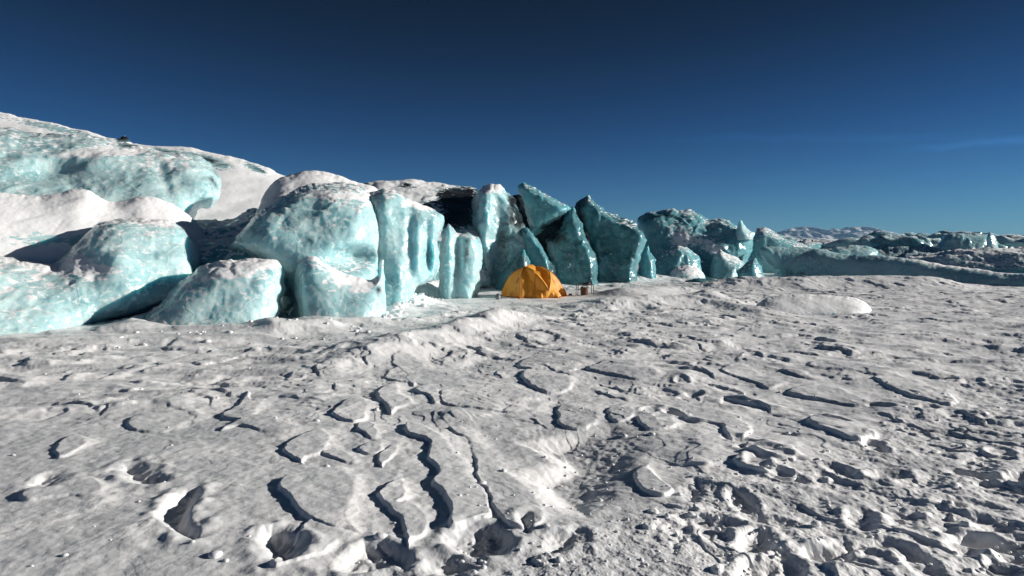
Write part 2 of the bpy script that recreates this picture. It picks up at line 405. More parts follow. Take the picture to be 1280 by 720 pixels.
def base_height(X, Y):
    Z = .06 * f2(X / 9, Y / 9, 3, 2) + .025 * f2(X / 2.6, Y / 2.2, 3, 8)
    tx, ty = G(680, 372); flat = np.exp(-(((X - tx) / 3.4) ** 2 + ((Y - ty) / 3.0) ** 2) ** 2)
    Z *= 1 - flat
    Z += mound(X, Y, (445, 447), (640, 402), .75, .24, .8)
    Z += mound(X, Y, (600, 408), (665, 398), .6, .12)
    Z += mound(X, Y, (735, 385), (900, 378), 1.0, .28, .8)
    Z += mound(X, Y, (770, 372), (850, 366), 1.3, .30, .9)
    Z += mound(X, Y, (880, 378), (965, 392), .8, .16, .8)
    Z += mound(X, Y, (750, 352), (840, 350), 1.4, .30)
    Z += mound(X, Y, (900, 360), (1190, 361), 1.6, .52, .9)
    Z += mound(X, Y, (330, 414), (420, 408), .7, .17)
    Z += mound(X, Y, (20, 428), (330, 420), .7, .10)
    Z += mound(X, Y, (150, 413), (352, 411), .35, .10)
    Z += mound(X, Y, (372, 405), (478, 402), .35, .11)
    Z += mound(X, Y, (600, 362), (700, 356), .6, .12)
    Z += mound(X, Y, (705, 354), (800, 351), .7, .14)
    Z += mound(X, Y, (490, 388), (530, 380), .5, .28)
    Z += mound(X, Y, (520, 372), (550, 366), .6, .50)
    Z += mound(X, Y, (160, 412), (215, 394), .5, .18)
    return Z

SUN_DRIFT = None
def field_height(X, Y):
    global SUN_DRIFT
    SUN_DRIFT = np.full(len(X), .62)
    Z = base_height(X, Y)
    rad = np.hypot(X, Y); ang = np.abs(np.degrees(np.arctan2(X, Y)))
    det = (1 - sst(36, 60, rad)) * (1 - sst(54, 56, ang)) * sst(1.9, 2.3, rad)
    px, py = pxof(X, Y)
    M = np.where((det > 0))[0]; x, y, qx, qy = X[M], Y[M], px[M], py[M]
    h = np.zeros(len(M))
    # ---- hand-placed plates of wind crust and trodden holes
    dr = np.minimum(np.maximum(.0032, (x * x + y * y) * .42 / 921), .075)
    wx = x + .06 * n2(x * 2.0, y * 2.0, 3) + .014 * f2(x * 7, y * 7, 3, 4); wy = y + .06 * n2(x * 2.0, y * 2.0, 7) + .014 * f2(x * 7, y * 7, 3, 9)
    traced = np.zeros(len(M)); tailf = np.zeros(len(M)); platef = np.zeros(len(M)); swoosh = np.zeros(len(M))
    for poly, H, ew, tail in PLATES:
        P = loop(G(*np.array(poly, float).T)); lo = P.min(0) - .5; hi = P.max(0) + .5
        k = np.where((wx > lo[0]) & (wx < hi[0]) & (wy > lo[1]) & (wy < hi[1]))[0]
        if not len(k): continue
        Q = np.stack([wx[k], wy[k]], 1); d = seg_dist(Q, np.vstack([P, P[:1]])); ins = inside(Q, P); sd = np.where(ins, d, -d)
        s = (P - P.mean(0)) @ np.array([.93, .37]); q = (Q - P.mean(0)) @ np.array([.93, .37]); s = np.clip((q - s.min()) / (s.max() - s.min()), 0, 1)
        sc = min(1.0, (np.sqrt(abs(P[:, 0].ptp() * P[:, 1].ptp())) / .35)) if hasattr(P, 'ptp') else 1.0
        rampw = np.maximum(ew, 1.3 * np.median(dr[k])) + .16 * sst(.45, 1., s)
        h[k] = np.maximum(h[k], H * .29 * sst(-.3 * rampw, rampw, sd) * (1 - tail * s ** 1.3))
        traced[k] = np.maximum(traced[k], sst(-.4, 0, sd))
        platef[k] += .75 * sst(.5, .85, s) * np.exp(-((sd - .02) / .09) ** 2) - .3 * sst(.0, .05, sd) * (1 - sst(.5, .8, s))  # sun-side rim of each plate painted whiter, as if lit
    # ---- stepped wind crust: undercut on the side away from the sun, ramped towards it
    reg_l = sst(470, 300, qx) * sst(600, 480, qy)
    reg_r = sst(850, 1150, qx) * (1 - reg_l)
    dr = np.minimum(np.maximum(.0032, (x * x + y * y) * .42 / 921), .075)
    def fld(a, b):
        u = (a * .976 + b * .218); v = (-a * .218 + b * .976)
        u = u + .24 * n2(a * 1.3, b * 1.3, 41); v = v + .24 * n2(a * 1.3, b * 1.3, 44)
        return f2(u / .95, v / .85, 4, 51, .42)
    n = np.zeros(len(M)); ge = n.copy(); gy = n.copy()
    for wt, cx, cy, sh in ((1 - reg_l - reg_r, 1.05, 1.0, 0), (reg_l, 2.4, .62, 7.3), (reg_r, 1.6, .75, 13.1)):
        k = np.where(wt > .001)[0]; xa, ya = x[k] / cx + sh, y[k] / cy
        v0 = fld(xa, ya); n[k] += wt[k] * v0; ge[k] += wt[k] * (fld(xa + .03 * SX / cx, ya + .03 * SY / cy) - v0); gy[k] += wt[k] * (fld(xa, ya + .03 / cy) - v0) / .03
    away = sst(-.012, .012, ge)
    K = 4.2; t = n * K + 20; fl = np.floor(t); fr = t - fl
    wd = np.clip(np.maximum(.10 * away + .62 * (1 - away), 2.2 * dr * np.abs(gy) * K), 0, 1)
    ter = (fl + sst(.5 - wd / 2, .5 + wd / 2, fr) - 20) / K
    amp_t = .058 * (1 - .62 * traced) * (.55 + .45 * sst(-.3, .3, n2(x / 3.1, y / 3.1, 60)))
    near_l = sst(700, 560, qx) * sst(520, 600, qy); amp_t *= (1 - .6 * near_l) * (1 - .55 * sst(540, 600, qy) * sst(640, 760, qx)) * (1 - .6 * sst(900, 800, qx) * sst(500, 545, qy))
    tx, ty = G(680, 372); calm = np.exp(-(((x - tx) / 5.5) ** 2 + ((y - ty) / 3.2) ** 2) ** 2); amp_t *= 1 - .85 * calm
    shore = sst(2.0, .5, np.abs(y - 11.6)) * (x < -1.6); amp_t *= 1 - .6 * shore
    h += amp_t * ter
    # ---- overlapping scales of crust: a steep curved lip on the shaded side, a long gentle tail towards the sun
    def scales(L, dx, dy, wl, s0, A):
        def S(a, b): return (a * dx + b * dy) / L + .95 * n2(a / wl, b / wl, s0) + .42 * n2(a / (wl * .42), b / (wl * .42), s0 + 1) + .06 * n2(a * 7, b * 7, s0 + 2)
        sv = S(x, y); sy = np.abs(S(x, y + .02) - sv) / .02; f = sv - np.floor(sv)
        w = np.clip(np.maximum(.035 / L, 2.0 * dr * sy), 0, .5)
        am = sst(-.12, .3, n2(x / (wl * .8), y / (wl * .8), s0 + 5) + .25 * n2(x * 2.3, y * 2.3, s0 + 6))
        np.maximum(tailf, am * sst(.42, .6, f) * (1 - sst(.8, 1., f)), out=tailf)  # mask that whitens the tails facing the sun, as if lit
        return A * am * (1 - .15 * f) * (1 - sst(.38, .78, f)) * sst(0, w, f)
    # ---- a sunken rough panel between plates
    P = G(*np.array([(652,548),(700,538),(760,528),(850,548),(800,568),(775,600),(765,622),(735,640),(690,628),(662,602),(645,590),(690,570)], float).T)
    Q = np.stack([wx, wy], 1); k = np.where((x > P[:, 0].min() - .6) & (x < P[:, 0].max() + .6) & (y > P[:, 1].min() - .6) & (y < P[:, 1].max() + .6))[0]
    d = seg_dist(Q[k], np.vstack([P, P[:1]])); sd = np.where(inside(Q[k], P), d, -d)
    h[k] -= .085 * sst(-.06, .22, sd) * sst(850, 690, qx[k]); rough1 = np.zeros(len(M)); rough1[k] = sst(.05, .3, sd)
    swoosh[k] = np.exp(-((sd - .08) / .13) ** 2) * sst(800, 700, qx[k])  # sun-facing scarp of the panel, its brightness put into the colour
    # ---- trodden, broken snow
    rp = np.array([(600,760),(640,705),(700,660),(760,645),(830,625),(860,590),(930,580),(1000,560),(1080,545),(1120,500),(1200,470),(1330,440),(1500,760)], float)
    Q = np.stack([qx, qy], 1); near = np.where(qy > 430)[0]
    rough = np.zeros(len(M)); d = seg_dist(Q[near], rp); rough[near] = sst(-25, 30, np.where(inside(Q[near], rp), d, -d))
    rough = np.maximum(rough, .8 * sst(25, 0, np.hypot((qx - 650) / 2.2, qy - 405)))
    rough = np.maximum(rough, .6 * sst(670, 740, qy) * sst(400, 470, qx))
    fore = sst(900, 800, qx) * sst(500, 545, qy)
    keep = (1 - .85 * fore) * (1 - .8 * calm) * (1 - .75 * near_l) * (1 - .6 * traced) * (1 - .5 * shore) * (1 - .55 * rough)
    h += keep * (1 - reg_l) * (scales(.95, .55, .83, 1.5, 21, .034) + scales(.6, .8, .6, .9, 131, .019))
    h += keep * reg_l * (scales(.8, .35, .94, 2.2, 61, .036) + scales(.7, .85, .5, 1.1, 161, .024))
    h += 0
    r1 = f2(x * 2.6, y * 2.6, 3, 71, .45); r2 = np.abs(n2(x * 6.3, y * 6.3, 73)); r3 = n2(x * 15, y * 15, 75); r4 = np.abs(n2(x * 11, y * 11, 77))
    r5 = f2(x * 9, y * 9, 4, 79, .62)
    h += rough * (.015 * r1 + .004 * r2 + .003 * r4 + .0065 * r5)
    h += (.25 * rough1 + .12) * .02 * f2(x * 12, y * 12, 2, 80)
    # clods
    cl = sst(.42, .62, n2(x * 7, y * 7, 85)) * sst(-.1, .3, n2(x * 1.1, y * 1.1, 86)); h += cl * .016 * (.15 + rough)
    # old footprints
    fp = RNG.uniform(size=(60, 4))
    for a, b, c, e in fp:
        fx, fy = G(640 + 640 * a, 720 - 250 * b ** 1.3)
        if (fx < 1.0 and a < .55): continue
        k = np.where((np.abs(x - fx) < .3) & (np.abs(y - fy) < .3))[0]
        al = c * 3.1; u = (x[k] - fx) * math.cos(al) + (y[k] - fy) * math.sin(al); v = -(x[k] - fx) * math.sin(al) + (y[k] - fy) * math.cos(al)
        q = (u / .15) ** 2 + (v / .075) ** 2
        h[k] += -(.012 + .025 * e) * np.exp(-q ** 2) + .009 * np.exp(-(np.sqrt(q) - 1.45) ** 2 * 8)
    # deep holes last, with crumbled floors
    for poly, D, ew in PITS:
        P = loop(G(*np.array(poly, float).T), 3); D = D * (.45 if poly[0][0] > 820 else 1); lo = P.min(0) - .4; hi = P.max(0) + .4
        k = np.where((wx > lo[0]) & (wx < hi[0]) & (wy > lo[1]) & (wy < hi[1]))[0]
        if not len(k): continue
        Q = np.stack([wx[k], wy[k]], 1); d = seg_dist(Q, np.vstack([P, P[:1]])); sd = np.where(inside(Q, P), d, -d)
        h[k] += -.45 * D * sst(-.03, ew * 2.2, sd) + .13 * D * np.exp(-((sd + .05) / .06) ** 2) * (.5 + n2(x[k] * 9, y[k] * 9, 90)) + .012 * sst(0, .05, sd) * f2(x[k] * 14, y[k] * 14, 2, 91)
    # small ripple everywhere
    h += .006 * f2(x * 5, y * 9, 3, 95)
    Z[M] += h * det[M]
    ca, sa = math.cos(.12), math.sin(.12); sx = x * ca + y * sa; sy_ = -x * sa + y * ca
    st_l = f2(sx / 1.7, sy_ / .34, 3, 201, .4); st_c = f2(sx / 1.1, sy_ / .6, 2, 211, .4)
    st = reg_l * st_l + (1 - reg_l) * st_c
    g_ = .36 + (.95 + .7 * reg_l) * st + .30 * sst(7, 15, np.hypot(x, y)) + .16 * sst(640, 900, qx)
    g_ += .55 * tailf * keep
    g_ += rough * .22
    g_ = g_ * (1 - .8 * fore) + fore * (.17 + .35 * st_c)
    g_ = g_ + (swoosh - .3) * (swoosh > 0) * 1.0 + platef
    for (a0, b0, a1, b1, hw) in SUN_DRIFTS:
        A_, B_ = G(a0, b0), G(a1, b1); bm_ = .5 * (b0 + b1); wm = hw * (EYE * FPX / (bm_ - HOR) ** 2) * (.55 if abs(a1 - a0) > 2 * abs(b1 - b0) else .0) + (hw / FPX * GD(bm_) if abs(a1 - a0) <= 2 * abs(b1 - b0) else 0)
        lo = np.minimum(A_, B_) - 3 * wm - .1; hi = np.maximum(A_, B_) + 3 * wm + .1
        k = np.where((wx > lo[0]) & (wx < hi[0]) & (wy > lo[1]) & (wy < hi[1]))[0]
        if not len(k): continue
        u_ = (B_ - A_) / np.hypot(*(B_ - A_)); q_ = np.stack([wx[k], wy[k]], 1) - A_; t_ = q_ @ u_ / np.hypot(*(B_ - A_)); n_ = np.abs(q_ @ np.array([-u_[1], u_[0]]))
        wv_ = wm * np.clip(1.2 - np.abs(t_ - .6) * 1.7, .05, 1) * (1 + .7 * n2(wx[k] * 3, wy[k] * 3, 221)); m_ = sst(1.25, .6, n_ / np.maximum(wv_, 1e-3)) * sst(-.02, .1, t_) * sst(1.02, .9, t_)
        g_[k] = np.maximum(g_[k], m_ * 1.05)
    SUN_DRIFT[M] = np.clip(g_, 0, 1) * det[M] + .62 * (1 - det[M])
    return Z

snow_field()

# ------------------------------------------------------------------ the glacier and its blocks of ice
WALL = 'blocks of ice along the glacier edge'
ice('glacier', None, None, [(-150,380),(-140,190),(-115,150),(-60,132),(33,147),(60,153),(100,162),(135,172),(148,174),(156,171),(166,179),(200,183),(235,184),(270,191),(310,200),(340,212),(356,219),(420,236),(470,290),(480,380)],
    Y=19.5, T=2.5, lean=8, yaw=1.2, base=330, Tb=8, w=3, amp=.09, fk=.3, ns=.6, step=3, snow=.18, tone=.5, kind='structure', seed=3, sc=2.2,
    dirt=[(156,173,14,5,1.1),(262,200,22,4,.8,18),(215,190,40,3,.5,8),(325,212,14,3,.7,28)], spots=[(300,222,40,10,.3),(262,202,30,7,-.7,18),(70,160,60,4,-.5,12),(318,210,16,4,-.6,28),(205,190,30,3,-.5,6)])
ice('glacier', None, None, [(430,330),(440,240),(452,230),(470,226),(500,224),(530,225),(560,231),(580,234),(600,244),(615,330)],
    Y=24, T=2.0, lean=7, yaw=1.0, base=300, Tb=6, w=2.5, amp=.10, step=2.2, snow=.2, tone=.5, kind='structure', seed=5, sc=1.6,
    dirt=[(572,243,28,10,1.6),(572,270,24,20,1.6),(508,232,14,4,1.0),(530,255,16,5,.7)])
ice('glacier', None, None, [(930,360),(950,302),(1000,298),(1050,299),(1100,302),(1130,304),(1160,308),(1200,310),(1260,309),(1340,309),(1340,360)],
    Y=58, T=4, lean=40, yaw=-5, base=345, Tb=30, w=8, amp=.5, step=2.2, snow=.02, tone=.75, kind='structure', seed=6, sc=4,
    dirt=[(1100,315,120,14,.45)])
blocks = [
 dict(name='ice_dome', label='broad rounded ice dome with snow ledge, highest on the far left slope', cat='ice block',
   yaw=0.7, pts=[(-80,300),(-80,158),(0,160),(40,165),(100,168),(150,177),(200,187),(240,192),(262,204),(275,226),(276,245),(262,258),(247,262),(236,290)],
   Y=17.4, T=1.7, lean=3.2, base=265, Tb=2, amp=0.1, snow=-0.16, tone=0.3, seed=11, spots=[(125,190,48,6,.75,-4),(190,205,40,10,.18),(110,228,110,22,-.22)],
   bumps=[(70,215,40,20,-.5),(205,225,8,34,-.15,-20)], dirt=[(268,225,7,22,.5),(160,181,12,3,.8)], p=2.6, w=1.4, fk=0.35),
 dict(name='snow_ledge', label='rippled snow shelf below the highest ice dome and above the lower left block', cat='snow shelf',
   pts=[(-80,345),(-80,236),(0,240),(50,244),(92,238),(110,239),(140,252),(180,244),(220,258),(245,278),(265,295),(282,318),(290,345)],
   Y=14.8, T=1.0, lean=1.9, base=330, Tb=2, amp=0.045, snow=.33, tone=.4, seed=12, spots=[(60,300,60,8,-.5)], yaw=0.9, fk=0.3, ns=0.6),
 dict(name='ice_rib', label='dark grey curved ice rib with snow on top, left of the big dome', cat='ice block',
   pts=[(222,310),(228,287),(243,276),(272,273),(298,268),(316,262),(335,270),(342,310)],
   Y=17.6, T=.8, lean=3, base=300, amp=.09, snow=.0, tone=.95, dirty=0, seed=13, spots=[(250,270,40,5,.6)]),
 dict(name='ice_rib', label='low blue ice rib with smooth snow lip, below the dark grey rib', cat='ice block',
   pts=[(224,340),(230,298),(260,299),(300,294),(322,286),(342,284),(350,340)],
   Y=15.6, T=.7, lean=2, base=325, amp=.07, snow=-.02, tone=.9, seed=14, spots=[(275,295,50,4,.5)]),
 dict(name='ice_block', label='largest rounded pale ice block overhanging at the left, snow slab on its shoulder', cat='ice block',
   yaw=0.7, pts=[(-80,440),(-80,316),(0,322),(60,326),(85,306),(105,288),(125,276),(160,271),(200,273),(228,282),(241,300),(249,318),(251,335),(246,355),(226,372),(195,386),(160,396),(122,406),(95,424)],
   Y=11.5, T=1.35, lean=1.7, base=416, Tb=1.2, amp=.10, snow=-0.15, tone=0.32, seed=15, spots=[(88,332,55,11,.75,8),(185,277,35,5,.4)], bumps=[(150,330,30,50,.25),(215,350,30,20,-.2)], p=2.6, w=1.1, fk=0.45),
 dict(name='ice_block', label='low boxy frosted ice block with snow on top, in front of the big blocks', cat='ice block',
   yaw=0.4, pts=[(105,430),(140,404),(185,388),(212,362),(238,337),(262,326),(290,321),(325,321),(346,326),(358,338),(356,352),(359,362),(352,374),(354,387),(350,402),(352,430)],
   Y=12.1, T=1.0, lean=1.0, base=410, p=2.8, amp=.08, snow=-.06, tone=0.25, seed=16, rag=1.1, spots=[(305,330,45,8,.5),(290,348,30,5,.3)], fk=0.6),
 dict(name='snow_hump', label='smooth snow hump behind the big turquoise dome, grey shade on its near slope', cat='snow hump',
   pts=[(310,320),(322,262),(340,230),(358,219),(390,214),(420,219),(450,229),(472,240),(485,300)],
   Y=16.3, T=1.4, lean=3.5, base=300, amp=0.06, snow=.36, tone=.5, seed=17, fk=0.3, yaw=0.9, ns=0.4),
 dict(name='ice_block', label='big turquoise ice dome with snow specks and a dark hollow like an eye', cat='ice block',
   yaw=0.7, pts=[(350,430),(354,385),(342,346),(302,319),(284,312),(289,300),(308,279),(325,262),(345,250),(365,240),(385,233),(410,229),(440,231),(461,238),(475,252),(480,275),(481,330),(479,360),(474,430)],
   Y=13.9, T=1.9, lean=1.3, base=400, amp=.10, snow=-0.14, tone=0.42, seed=18, bumps=[(442,322,30,12,-.9,-8),(440,270,40,30,.25)], spots=[(430,245,50,8,.25),(460,270,14,30,.2),(415,280,22,10,.25)], step=2.0, p=2.8, w=1.3, fk=0.5),
 dict(name='ice_block', label='small speckled ice buttress under the dark hollow, snow pocket on its back', cat='ice block',
   yaw=0.5, pts=[(376,432),(371,390),(369,355),(373,331),(384,321),(400,323),(425,336),(450,346),(463,350),(471,343),(474,330),(479,326),(482,360),(480,395),(474,432)],
   Y=13.15, T=.75, lean=.9, base=404, amp=.07, snow=-0.05, tone=0.35, seed=19, spots=[(452,345,24,6,.6,20),(430,350,26,9,.22,20)], dirt=[(474,362,5,7,.8)], p=2.6, fk=0.6),
 dict(name='ice_wall', label='broad bulging pale ice wall with a deep blue recess, between the big dome and the dirty fin', cat='ice wall',
   yaw=.6, pts=[(450,430),(455,330),(452,265),(455,243),(468,237),(482,235),(496,237),(512,247),(535,257),(552,269),(552,285),(546,300),(548,322),(546,345),(532,357),(519,368),(510,430)],
   Y=15.9, T=1.15, lean=.8, base=388, p=3, w=.8, amp=.10, snow=-.07, tone=0.45, seed=20, bumps=[(513,290,5,60,-.12),(536,316,6,24,-.8),(484,270,13,40,.2),(500,345,12,30,.2)], spots=[(520,255,25,6,.35),(495,300,12,50,.12)], step=1.8, fk=0.5),
 dict(name='ice_fin', label='upright ice fin with dirty vertical streak, between recess and tallest serac', cat='ice block',
   yaw=0.5, sharp=True, pts=[(546,400),(547,358),(549,320),(552,291),(560,278),(567,283),(573,292),(586,289),(598,296),(603,320),(601,345),(598,360),(597,400)],
   Y=20.0, T=.75, lean=.4, base=368, amp=0.09, snow=-.02, tone=0.45, step=1.7, seed=22, bumps=[(573,325,4,40,-.3),(560,320,6,50,.2)], dirt=[(584,315,4,28,.65,8),(567,350,3,14,.5)], p=3.4, w=0.5),
 dict(name='ice_serac', label='tallest pale serac with snow cap, dirty right shoulder, left of the tent', cat='ice serac',
   sharp=True, pts=[(590,400),(597,345),(592,300),(585,286),(588,262),(594,243),(601,233),(612,229),(625,231),(634,238),(642,252),(652,268),(657,285),(666,300),(670,330),(674,400)],
   Y=25.5, T=1.7, lean=.9, base=358, amp=0.13, snow=.0, tone=0.45, step=1.7, seed=23, bumps=[(606,280,9,60,.6),(625,320,8,40,-.4)], dirt=[(650,272,10,20,1.2),(640,250,6,16,.8),(628,300,10,30,.45)], spots=[(618,233,16,6,.4)], p=3.4, w=1.1, rag=0.9),
 dict(name='ice_block', label='low triangular teal ice block directly behind the left end of the tent', cat='ice block',
   yaw=-1.4, sharp=True, pts=[(608,400),(616,360),(630,336),(645,319),(655,310),(663,325),(671,400)], Y=24.2, T=.7, lean=.7, base=358, amp=0.1, snow=-.2, tone=1.7, step=1.7, seed=24, p=3.4, w=0.5),
 dict(name='ice_shard', label='leaning finger of teal ice rising behind the top of the tent', cat='ice slab',
   yaw=-1.5, sharp=True, pts=[(672,400),(662,347),(653,316),(647,295),(650,286),(657,284),(667,290),(681,310),(694,335),(699,352),(702,400)], Y=25.2, T=.7, lean=.5, base=356, amp=0.1, snow=-.2, tone=1.55, step=1.7, seed=25, p=3.4, w=0.45, rag=0.8, dirt=[(694,340,6,20,.9,-20)]),
 dict(name='ice_shard', label='shark fin of pale green ice pointing up left behind the leaning finger', cat='ice slab',
   yaw=-1.2, sharp=True, pts=[(662,283),(653,252),(648,233),(655,230),(672,235),(688,245),(702,255),(717,259),(702,270),(684,284),(669,296)], Y=29.4, T=.9, lean=.9, base=294, amp=0.1, snow=-.15, tone=1.1, step=1.7, seed=26, dirt=[(690,280,22,6,.9,-25)], rag=.4, p=3.4, pad=3, w=0.6),
 dict(name='ice_block', label='black dirt covered ice in the crevasse behind the leaning finger', cat='ice block',
   pts=[(640,400),(640,290),(638,252),(645,244),(655,246),(668,262),(690,268),(716,266),(728,300),(732,400)], Y=31.5, T=.9, lean=1, base=350, amp=.10, snow=-.1, tone=1, dirty=1.2, step=2, seed=27),
 dict(name='ice_shard', label='steep teal slab with dirty top between the leaning finger and the widest slab', cat='ice slab',
   yaw=-2.0, sharp=True, pts=[(702,400),(692,336),(681,300),(686,291),(700,286),(708,268),(716,258),(728,280),(740,310),(747,335),(752,400)], Y=28.6, T=1.0, lean=.8, base=352, amp=0.12, snow=-.2, tone=1.65, step=1.7, seed=28, dirt=[(690,296,20,9,1.1),(735,345,12,10,.4)], rag=0.8, w=0.7, p=3.4),
 dict(name='ice_shard', label='widest triangular teal slab with bright sunlit rim, right of the tent', cat='ice slab',
   yaw=-1.9, sharp=True, pts=[(748,400),(740,325),(728,292),(717,266),(722,252),(736,243),(745,250),(758,262),(775,270),(795,281),(806,292),(808,301),(801,320),(796,338),(795,400)], Y=30.5, T=1.1, lean=.9, base=350, amp=0.14, snow=-.1, tone=1.6, step=1.7, seed=29, rag=0.8, bumps=[(748,310,6,50,.3),(775,300,10,40,-.25)], w=0.8, p=3.4, dirt=[(727,283,7,24,1.0),(745,345,30,6,.5),(722,258,6,10,.6)]),
 dict(name='ice_shard', label='narrow sliver of ice split from the widest slab by a dark crack', cat='ice slab',
   yaw=-1.2, sharp=True, pts=[(792,400),(797,340),(803,316),(810,303),(819,324),(826,400)], Y=31.8, T=.6, lean=.6, base=348, amp=0.09, snow=-.15, tone=1.5, step=1.7, seed=30, p=3.4),
 dict(name='ice_block', label='wide snow streaked ice mass with arched skyline, behind the small rubble blocks', cat='ice block',
   yaw=-0.6, pts=[(790,400),(799,330),(797,280),(802,270),(815,264),(838,262),(848,264),(860,263),(874,268),(886,275),(905,275),(925,283),(938,289),(942,300),(934,330),(925,400)], Y=39, T=2.2, lean=3.0, base=345, amp=0.16, snow=-0.1, tone=1.0, step=1.7, seed=31, sc=1.6, spots=[(850,300,16,12,.5,30),(880,305,30,8,.35,20),(900,312,20,5,.3)], dirt=[(815,272,14,4,.7,-15),(838,270,14,3,.6)]),
 dict(name='ice_fin', label='small bright translucent ice fin on the ridge catching the sun', cat='ice block',
   pts=[(917,297),(921,285),(925,276),(930,281),(937,288),(944,291),(942,298)], Y=40.3, T=.6, lean=.8, base=288, amp=.05, snow=-.1, tone=.1, step=1.3, seed=32, pad=2),
 dict(name='ice_block', label='green ice block with thin snow rim beside the dark crack', cat='ice block',
   pts=[(806,375),(815,336),(828,316),(845,308),(858,307),(868,315),(876,326),(880,375)], Y=35.5, T=1.0, lean=1.2, base=348, amp=.08, snow=-.02, tone=0.9, step=1.5, seed=33),
 dict(name='ice_block', label='low snow capped lump nearest the flat snow in the rubble', cat='ice block',
   pts=[(832,372),(837,342),(845,333),(860,331),(872,336),(881,346),(884,372)], Y=33.6, T=.9, lean=1.5, base=350, amp=.06, snow=0.22, tone=.5, step=1.5, seed=34),
 dict(name='ice_block', label='pyramid of ice with snow on its left slope in the rubble', cat='ice block',
   pts=[(882,365),(890,322),(900,311),(911,317),(925,323),(933,331),(936,365)], Y=36.5, T=1.1, lean=1.3, base=345, amp=.07, snow=.08, tone=.6, step=1.5, seed=35, sharp=True, rag=.4),
 dict(name='ice_block', label='pointed dark teal ice chunk under the long curved slab', cat='ice block',
   pts=[(915,372),(922,338),(936,326),(945,322),(953,334),(966,372)], Y=35.3, T=.8, lean=1, base=346, amp=.06, snow=-.05, tone=1.3, step=1.5, seed=36, sharp=True, rag=.4),
 dict(name='ice_block', label='smallest pale ice chip standing at the front of the rubble', cat='ice block',
   pts=[(899,368),(904,346),(912,338),(919,335),(922,348),(925,368)], Y=34.0, T=.5, lean=.6, base=350, amp=.04, snow=0, tone=.45, step=1.2, seed=37, sharp=True, rag=.3),
 dict(name='ice_shard', label='long low curved ice slab stretching to the right edge of the photo', cat='ice slab',
   pts=[(950,378),(968,342),(962,322),(952,311),(972,308),(1000,309),(1035,313),(1060,318),(1100,319),(1140,323),(1180,330),(1220,336),(1250,340),(1310,345),(1330,378)], Y=33, T=1.5, lean=1.0, yaw=-3.4, base=350, amp=0.07, snow=-0.3, tone=0.3, step=1.9, seed=38, spots=[(1190,332,70,3,.5,8)], dirt=[(985,341,40,5,.45,10)], rag=.5, fk=0.3),  # left-end dirt spot paints the shade of the undercut
 dict(name='ice_shard', label='smooth pale lobe of ice overhanging the left end of the long slab', cat='ice slab',
   pts=[(966,334),(955,322),(949,311),(960,308),(990,309),(1020,310),(1036,313),(1038,319),(1031,326),(1006,332)], Y=38.0, T=.7, lean=.8, base=330, amp=.05, snow=-.2, tone=.5, step=1.5, seed=39, pad=2, rag=.4),
 dict(name='ice_shard', label='flat topped pale ice slab resting behind the long curved slab', cat='ice slab',
   pts=[(1030,340),(1039,313),(1058,307),(1085,308),(1096,313),(1098,319),(1094,340)], Y=41, T=1.0, lean=1, base=325, amp=.06, snow=-.15, tone=.45, step=1.4, seed=40, rag=.4),
 dict(name='ice_block', label='wedge of ice with long snow ramp, behind the smooth pale lobe', cat='ice block',
   sharp=True, pts=[(922,345),(937,302),(947,285),(957,284),(975,292),(1000,303),(1022,312),(1030,345)], Y=45, T=1.6, lean=3, base=325, amp=0.07, snow=0, tone=0.7, step=1.5, seed=41, dirt=[(985,296,20,4,.5,25)], p=3.4, fk=0.6),
 dict(name='ice_block', label='far flat topped turquoise ice block standing above the distant dark rubble', cat='ice block',
   sharp=True, pts=[(1160,325),(1172,304),(1180,294),(1190,291),(1220,291),(1234,294),(1243,304),(1252,325)], Y=72, T=2.5, lean=2, base=312, amp=.14, snow=-.2, tone=.55, step=1.3, seed=42, rag=.35, sc=2, p=3.4),
 dict(name='ice_fin', label='thin bright ice splinter beside the far flat topped block', cat='ice block',
   pts=[(1228,318),(1233,300),(1237,289),(1244,296),(1250,318)], Y=70, T=1.0, lean=1, base=310, amp=.1, snow=-.1, tone=.2, step=1.1, seed=43, rag=.3, pad=6),
 dict(name='ice_block', label='long dark ice bank with snow on top, behind the right end of the slab', cat='ice block',
   pts=[(1090,345),(1120,326),(1160,318),(1200,311),(1250,309),(1340,311),(1350,345)], Y=47, T=2.2, lean=9, base=335, amp=.25, snow=-0.02, tone=.85, step=1.6, seed=44, sc=2, fk=0.4, yaw=-2.2),
 dict(name='ice_lump', label='low lump of ice half buried in snow, alone on the flat right of the tent', cat='ice lump',
   pts=[(935,405),(944,382),(958,372),(985,367),(1010,367),(1040,369),(1065,373),(1082,381),(1100,405)], Y=14.9, T=1.1, lean=3.6, base=391, amp=0.05, snow=0.24, tone=.5, step=1.7, seed=45, pad=20, spots=[(1050,376,26,6,.3)], fk=0.25, ns=0.4),
 dict(name='ice_shard', label='flat dark slab lying at the foot of the rubble blocks', cat='ice slab',
   pts=[(846,366),(852,354),(870,348),(890,348),(912,352),(925,354),(930,366)], Y=30.5, T=.5, lean=2, base=357, amp=.05, snow=-.15, tone=1, dirty=.5, step=1.2, seed=46, pad=8, rag=.5),
 dict(name='ice_shard', label='narrow dark slab lying tilted in front of the smallest pale chip', cat='ice slab',
   pts=[(905,366),(908,355),(920,350),(938,349),(946,353),(944,366)], Y=29.8, T=.35, lean=2, base=357, amp=.05, snow=-.1, tone=1, dirty=.45, step=1.2, seed=47, pad=8, rag=.5),
]
for b in blocks: ice(group=WALL if b['Y'] < 60 else None, **b)

